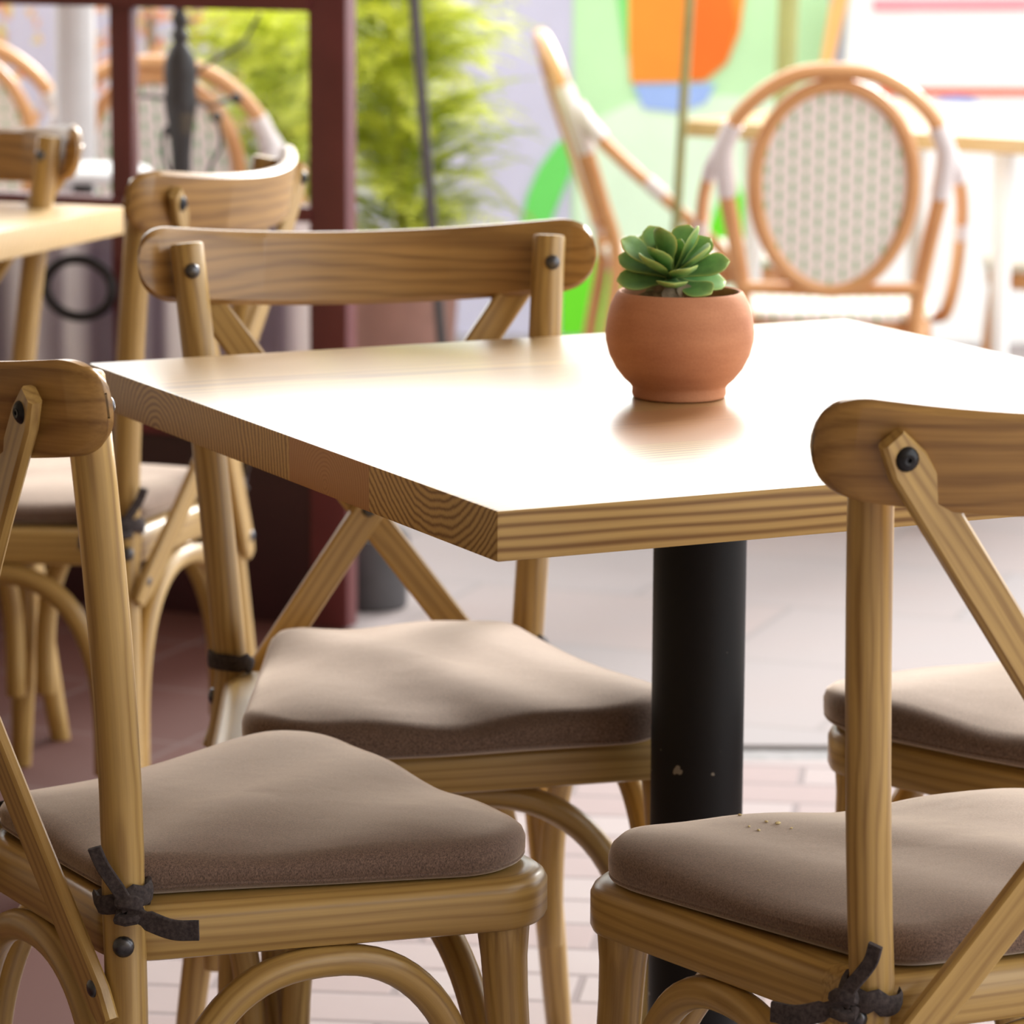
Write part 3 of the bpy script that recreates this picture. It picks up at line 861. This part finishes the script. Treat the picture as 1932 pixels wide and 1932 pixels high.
# ------------------------------------------------------------------ round-back bistro chair
def make_bistro():
    root = empty('bistro_chair')
    def rear(s, z):
        if z < 0.39: return (s * (0.195 - 0.04 * z / 0.39), -0.24 + 0.04 * z / 0.39, z)
    hoop = [(-0.195, -0.25, 0.0), (-0.175, -0.225, 0.2), (-0.158, -0.20, 0.39), (-0.175, -0.235, 0.52), (-0.197, -0.275, 0.64), (-0.200, -0.297, 0.70), (-0.178, -0.318, 0.76), (-0.13, -0.335, 0.81), (-0.07, -0.347, 0.842), (0, -0.350, 0.850)]
    hoop = hoop + [(-x, y, z) for (x, y, z) in reversed(hoop[:-1])]
    MB().tube(catmull(hoop, 5), 0.0150, 12, upv=(0, 1, 0)).build('back_hoop', M['rattan'], root)
    by = lambda z: -0.20 - 0.15 * ((z - 0.39) / 0.46)
    ov = []
    for k in range(44):
        a = 2 * PI * k / 44
        z = 0.632 + 0.192 * math.sin(a)
        ov.append((0.143 * math.cos(a) * (1 + 0.06 * math.sin(a)), by(z), z))
    MB().tube(ov, 0.0140, 12, closed=True, upv=(0, 1, 0)).build('oval_frame', M['rattan'], root)
    rings, gs = [], []
    for th in (-0.004, 0.004):
        for q in ((0.97, 0.5, 0.02) if th > 0 else (0.02, 0.5, 0.97)):
            for k in range(44):
                a = 2 * PI * k / 44
                z = 0.632 + 0.188 * math.sin(a) * q
                x = 0.140 * math.cos(a) * (1 + 0.06 * math.sin(a)) * q
                rings.append((x, by(z) + th, z)); gs.append((x, z, 0))
    mb = MB(); mb.layers([rings[i * 44:(i + 1) * 44] for i in range(6)], gs)
    mb.build('woven_back', M['weave'], root)
    MB().tube([(-0.165, by(0.445), 0.445), (0, by(0.44) + 0.0, 0.440), (0.165, by(0.445), 0.445)], 0.0125, 10).build('lower_rail', M['rattan'], root)
    for s in (1, -1):
        arm = catmull([(s * 0.196, -0.290, 0.715), (s * 0.222, -0.255, 0.665), (s * 0.237, -0.19, 0.60), (s * 0.240, -0.10, 0.52), (s * 0.238, -0.01, 0.44), (s * 0.226, 0.05, 0.37), (s * 0.205, 0.08, 0.358)], 5)
        MB().tube(arm, 0.0125, 10).build('arm', M['rattan'], root)
        MB().tube([(s * 0.190, 0.16, 0.38), (s * 0.195, 0.18, 0.2), (s * 0.20, 0.20, 0.0)], [0.0145, 0.014, 0.013], 12, upv=(0, 1, 0)).build('front_leg', M['rattan'], root)
        bd = MB()
        bd.tube(catmull([(s * 0.192, -0.268, 0.62), (s * 0.200, -0.297, 0.70), (s * 0.182, -0.315, 0.752)], 4), 0.0185, 12, upv=(0, 1, 0))
        bd.tube(catmull([(s * 0.198, -0.290, 0.715), (s * 0.216, -0.266, 0.680), (s * 0.226, -0.240, 0.650)], 4), 0.0165, 12)
        bd.build('binding', M['binding'], root)
        MB().tube([(s * 0.2385, -0.150, 0.565), (s * 0.2395, -0.115, 0.534)], 0.0155, 10).build('arm_binding', M['binding'], root)
    so = rpoly([(-0.185, -0.20), (0.185, -0.20), (0.205, 0.19), (-0.205, 0.19)], [0.11, 0.11, 0.09, 0.09], 8)
    rg = []
    for (d, z) in ((0.006, 0.345), (0, 0.35), (0, 0.375), (0.006, 0.381)):
        rg.append([(p[0], p[1], z) for p in inset(so, d)])
    MB().layers(rg).build('seat_rim', M['rattan'], root)
    rg = []
    for (d, z) in ((-0.004, 0.3812), (-0.008, 0.387), (-0.004, 0.396), (0.01, 0.402), (0.05, 0.403)):
        rg.append([(p[0], p[1], z) for p in inset(so, d)])
    mb = MB().layers(rg); mb.g = [(p[0] + p[2] * 0.2, p[1] + p[2], 0) for p in mb.v]
    mb.build('woven_seat', M['weave'], root)
    return root
bp = make_bistro()
BS = [
    (0.597, 7.06, -0.06, 'rattan bistro chair with its white and green woven oval back facing us'),
    (0.405, 7.95, -1.50, 'rattan bistro chair seen from the side with its back leaning left, beyond the succulent'),
    (1.19, 7.86, 1.45, 'rattan bistro chair cut off by the right edge, seat left of its back'),
    (-0.62, 7.2, -0.1, 'bistro chair seen through the glass beside the black iron lamp post'),
    (-1.09, 7.9, -0.1, 'bistro chair seen through the glass at the left edge'),
]
for i, (x, y, a, lab) in enumerate(BS):
    o = bp if i == 0 else copy_tree(bp)
    o.location = (x, y, 0); o.rotation_euler = (0, 0, a)
    tag(o, lab, 'chair', 'rattan bistro chairs in the courtyard')
# ------------------------------------------------------------------ courtyard table
h0 = Vector((0.335, 7.56)); h1 = Vector((1.035, 7.075)); hd = (h1 - h0).normalized()
ht = empty('courtyard_table', (h0.x, h0.y, 0), math.atan2(hd.y, hd.x))
tag(ht, 'bright pale table in the courtyard that the round-back bistro chair is pushed up to', 'table')
table_top(0.86, 0.80, 0.668, 0.70, M['far_wood'], ht)
for (x, y) in ((0.70, 0.06), (0.14, 0.06), (0.14, 0.74), (0.70, 0.74)):
    MB().tube([(x, y, 0.0), (x, y, 0.668)], [0.015, 0.02], 12).build('leg', M['white'], ht)
# ------------------------------------------------------------------ poles
def pole(name, mat, a, b, r, lab, cat='pole'):
    o = MB().tube([Vector(a).lerp(Vector(b), k / 6) for k in range(7)], r, 14, roundcap=0.002).build(name, M[mat])
    return tag(o, lab, cat)
pole('leaning_pole', 'pole_black', (-0.108, 7.0, 0.0), (-0.235, 7.0, 1.55), 0.0105, 'thin dark grey pole leaning in front of the bright green fern')
pole('bamboo_pole', 'bamboo', (0.300, 7.42, 0.0), (0.375, 7.42, 1.6), 0.0095, 'thin olive bamboo pole standing left of the courtyard table')
pole('parasol_pole', 'olive', (0.596, 8.45, 0.0), (0.632, 8.45, 1.9), 0.024, 'thick olive green parasol pole rising behind the round-back bistro chair')
pole('grey_post', 'greypost', (-0.785, 6.70, 0.0), (-0.78, 6.70, 1.6), 0.036, 'pale grey post seen through the left glass pane')
# ------------------------------------------------------------------ ferns and shrubs
def frond(mb, base, az, ln, el, droop, shade, leaflets=22, wmax=0.058):
    pts = []
    p = Vector(base); e = el
    st = ln / leaflets
    for i in range(leaflets + 1):
        pts.append((p.copy(), e))
        p = p + Vector((math.cos(az) * math.cos(e), math.sin(az) * math.cos(e), math.sin(e))) * st
        e -= droop / leaflets
    mb.tube([q for q, _ in pts], [0.0028 * (1 - 0.7 * i / leaflets) for i in range(leaflets + 1)], 4)
    mb.g[-4 * (leaflets + 1):] = [(shade, 0, 0)] * (4 * (leaflets + 1))
    sd = Vector((-math.sin(az), math.cos(az), 0))
    for i in range(2, leaflets):
        q, e = pts[i]
        fwd = Vector((math.cos(az) * math.cos(e), math.sin(az) * math.cos(e), math.sin(e)))
        u = i / leaflets
        w = wmax * (math.sin(PI * min(1, u * 1.05 + 0.08)) ** 0.7) + 0.006
        for s in (1, -1):
            d = (sd * s * 0.86 + fwd * 0.5 + Vector((0, 0, random.uniform(-0.25, 0.1)))).normalized()
            tip = q + d * w
            wn_ = fwd * (st * 0.62)
            mid = q + d * w * 0.45
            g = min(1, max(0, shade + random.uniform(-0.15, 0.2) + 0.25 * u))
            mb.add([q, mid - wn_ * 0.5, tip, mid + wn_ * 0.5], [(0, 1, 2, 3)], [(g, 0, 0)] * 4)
def fern(loc, scale, n, lab, seed, hmax, pot=True):
    random.seed(seed)
    rt_ = empty('potted_fern', (loc[0], loc[1], 0))
    tag(rt_, lab, 'fern', 'ferns in the courtyard')
    MB().lathe([(0.085, 0.0), (0.10, 0.01), (0.125, 0.36), (0.13, 0.40), (0.12, 0.40), (0.115, 0.36), (0.001, 0.36)], 36).build('pot', M['brown_pot'], rt_)
    MB().tube([(0, 0, 0.3), (0.01, 0, 0.45), (-0.01, 0, hmax * 0.8)], [0.02, 0.012, 0.006], 8).build('stem', M['dry_leaf'], rt_)
    mb = MB()
    for k in range(n):
        z = random.uniform(0.42, hmax)
        az = random.uniform(0, 2 * PI)
        up_ = (z - 0.42) / (hmax - 0.42)
        frond(mb, (0.02 * math.cos(az), 0.02 * math.sin(az), z), az, scale * random.uniform(0.75, 1.15) * (1 - 0.2 * up_), random.uniform(0.35, 1.15), random.uniform(0.7, 1.7), random.uniform(0.0, 0.5) + 0.45 * up_)
    mb.build('fronds', M['fern'], rt_, False)
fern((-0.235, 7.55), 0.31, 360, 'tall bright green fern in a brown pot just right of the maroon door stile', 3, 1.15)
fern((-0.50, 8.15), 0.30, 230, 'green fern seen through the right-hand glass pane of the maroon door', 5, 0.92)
def shrub(loc, lab, seed, r, z0, z1, n, mat):
    random.seed(seed)
    rt_ = empty('flowering_shrub', (loc[0], loc[1], 0))
    tag(rt_, lab, 'shrub', 'shrubs behind the glass door')
    st = MB()
    for k in range(5):
        a = 2 * PI * k / 5
        st.tube([(0.03 * math.cos(a), 0.03 * math.sin(a), 0), (0.4 * r * math.cos(a), 0.4 * r * math.sin(a), z1 * 0.75)], [0.012, 0.006], 6)
    st.build('stems', M['dry_leaf'], rt_)
    mb = MB()
    for k in range(n):
        a = random.uniform(0, 2 * PI); q = r * math.sqrt(random.random()); z = random.uniform(z0, z1)
        c_ = Vector((q * math.cos(a), q * math.sin(a), z))
        d = Vector((random.gauss(0, 1), random.gauss(0, 1), random.gauss(0, 1))).normalized()
        w = d.orthogonal().normalized()
        L = random.uniform(0.03, 0.06)
        g = random.random() ** 1.5
        mb.add([c_, c_ + d * L * 0.5 + w * L * 0.3, c_ + d * L, c_ + d * L * 0.5 - w * L * 0.3], [(0, 1, 2, 3)], [(g, 0, 0)] * 4)
    mb.build('foliage', M[mat], rt_, False)
shrub((-1.45, 8.9), 'red and yellow-green leafy shrub seen through the far left glass', 8, 0.34, 0.3, 1.5, 1500, 'redleaf')
shrub((-0.80, 9.0), 'red and yellow-green leafy shrub seen through the glass left of the black lamp post', 9, 0.27, 0.3, 1.5, 800, 'redleaf')
# ------------------------------------------------------------------ lamp post, round table and planter
lp = empty('lamp_post', (-0.586, 6.6, 0))
tag(lp, 'ornate black iron lamp post with thin scrolls seen through the glass door', 'lamp post')
MB().lathe([(0.06, 0.0), (0.055, 0.05), (0.028, 0.09), (0.020, 0.30), (0.0165, 0.56), (0.0175, 0.70), (0.021, 0.74), (0.027, 0.775), (0.030, 0.80), (0.027, 0.82), (0.030, 0.84), (0.028, 0.868), (0.020, 0.888), (0.012, 0.90), (0.017, 0.912), (0.010, 0.925), (0.0155, 0.94), (0.009, 0.955), (0.012, 0.975), (0.010, 1.35), (0.001, 1.36)], 28).build('post', M['iron'], lp)
for (pts, kn) in (([(0.02, 0, 0.845), (0.07, 0, 0.875), (0.11, 0, 0.90), (0.14, 0, 0.95)], None),
                  ([(0.02, 0, 0.80), (0.05, 0, 0.79), (0.085, 0, 0.80), (0.10, 0, 0.805)], (0.098, 0, 0.803)),
                  ([(0.065, 0, 0.77), (0.07, 0, 0.72), (0.05, 0, 0.68), (0.04, 0, 0.63), (0.017, 0, 0.60)], (0.063, 0, 0.77)),
                  ([(-0.015, 0, 0.745), (-0.03, 0, 0.74), (-0.03, 0, 0.70), (-0.016, 0, 0.66)], (-0.022, 0, 0.745)),
                  ([(-0.02, 0, 0.80), (-0.05, 0, 0.805), (-0.085, 0, 0.805)], (-0.088, 0, 0.806))):
    mb = MB().tube(catmull(pts, 5), 0.0032, 8, upv=(0, 1, 0))
    if kn: mb.lathe([(0.001, -0.011), (0.008, -0.007), (0.0105, 0), (0.008, 0.007), (0.001, 0.011)], 12, kn)
    mb.build('scroll', M['iron'], lp)
rtb = empty('round_table', (-0.745, 6.47, 0))
tag(rtb, 'small white round table seen through the glass low at left', 'table')
MB().lathe([(0.001, 0.665), (0.09, 0.670), (0.115, 0.680), (0.118, 0.687), (0.112, 0.693), (0.001, 0.697)], 40).build('tabletop', M['white'], rtb)
MB().lathe([(0.10, 0.0), (0.10, 0.015), (0.02, 0.03), (0.018, 0.667)], 24).build('pedestal', M['iron'], rtb)
pl_ = empty('planter', (-0.235, 6.08, 0))
tag(pl_, 'dark grey cylindrical planter at the foot of the maroon door stile', 'planter')
MB().lathe([(0.058, 0.0), (0.062, 0.004), (0.066, 0.118), (0.064, 0.122), (0.058, 0.122), (0.057, 0.10), (0.001, 0.10)], 36).build('pot', M['dark_pot'], pl_)
# pleated sheet added for the lower panes' striped reflections; pull ring on the glass
cu = MB()
N = 90
v1 = []
for yy in (0.0, 0.004):
    for i in range(N + 1):
        x = 0.07 + 1.22 * i / N
        v1.append((x, -0.075 + yy + 0.013 * math.sin(x * 75 + 2 * math.sin(x * 9)) + 0.006 * math.sin(x * 31)))
vs = [(x, y, 0.33) for x, y in v1] + [(x, y, 0.655) for x, y in v1]
fs = []
K = N + 1
for i in range(N):
    for o_ in (0, K): fs.append((o_ + i, o_ + i + 1, 2 * K + o_ + i + 1, 2 * K + o_ + i))
    fs.append((i, i + 1, K + i + 1, K + i)); fs.append((2 * K + i, 2 * K + i + 1, 3 * K + i + 1, 3 * K + i))
fs += [(0, K, 3 * K, 2 * K), (N, K + N, 3 * K + N, 2 * K + N)]
co = cu.add(vs, fs).build('reflection_sheet', M['reflection_sheet'], dr)
co['label'] = 'grey pleated sheet added behind the lower glass for its striped reflections'
rg = []
for k in range(36):
    a = 2 * PI * k / 36
    rg.append((0.475 + 0.062 * math.cos(a), 0.034, 0.532 + 0.047 * math.sin(a)))
MB().tube(rg, 0.0085, 10, closed=True, upv=(0, 1, 0)).build('pull_ring', M['iron'], dr)

# ------------------------------------------------------------------ crumbs on the right foreground cushion
from mathutils.bvhtree import BVHTree
ch_r = [o for o in S.objects if o.name == 'cross_back_chair.002'][0]
cu_r = [c for c in ch_r.children if c.name.startswith('seat_cushion')][0]
mw = ch_r.matrix_basis @ cu_r.matrix_basis
bv = BVHTree.FromPolygons([mw @ v.co for v in cu_r.data.vertices], [list(p.vertices) for p in cu_r.data.polygons])
random.seed(21)
cm = None
for (x, y, r) in ((0.205, 3.005, 0.0022), (0.196, 3.012, 0.0016), (0.188, 2.985, 0.0015), (0.181, 2.998, 0.0013), (0.215, 2.990, 0.0012), (0.176, 3.040, 0.0016)):
    hit = bv.ray_cast(Vector((x + 0.014, y - 0.035, 1.0)), Vector((0, 0, -1)))[0]
    if hit is None: continue
    if cm is None:
        mb = MB().lathe([(0.0001, -0.8), (0.7, -0.5), (1.0, 0.0), (0.6, 0.55), (0.0001, 0.7)], 7)
        o = mb.build('crumb', plain('pale_crumb', (0.75, 0.62, 0.34, 1), 0.9), None, False)
        cm = o
    else:
        o = cm.copy(); COL.objects.link(o)
    o.location = hit + Vector((0, 0, r * 0.5)); o.scale = (r * 1.3, r, r * 0.8); o.rotation_euler = (0, 0, random.uniform(0, 3))
    tag(o, 'tiny pale crumb lying on the cushion of the right foreground chair', 'crumb', 'crumbs on the right cushion')
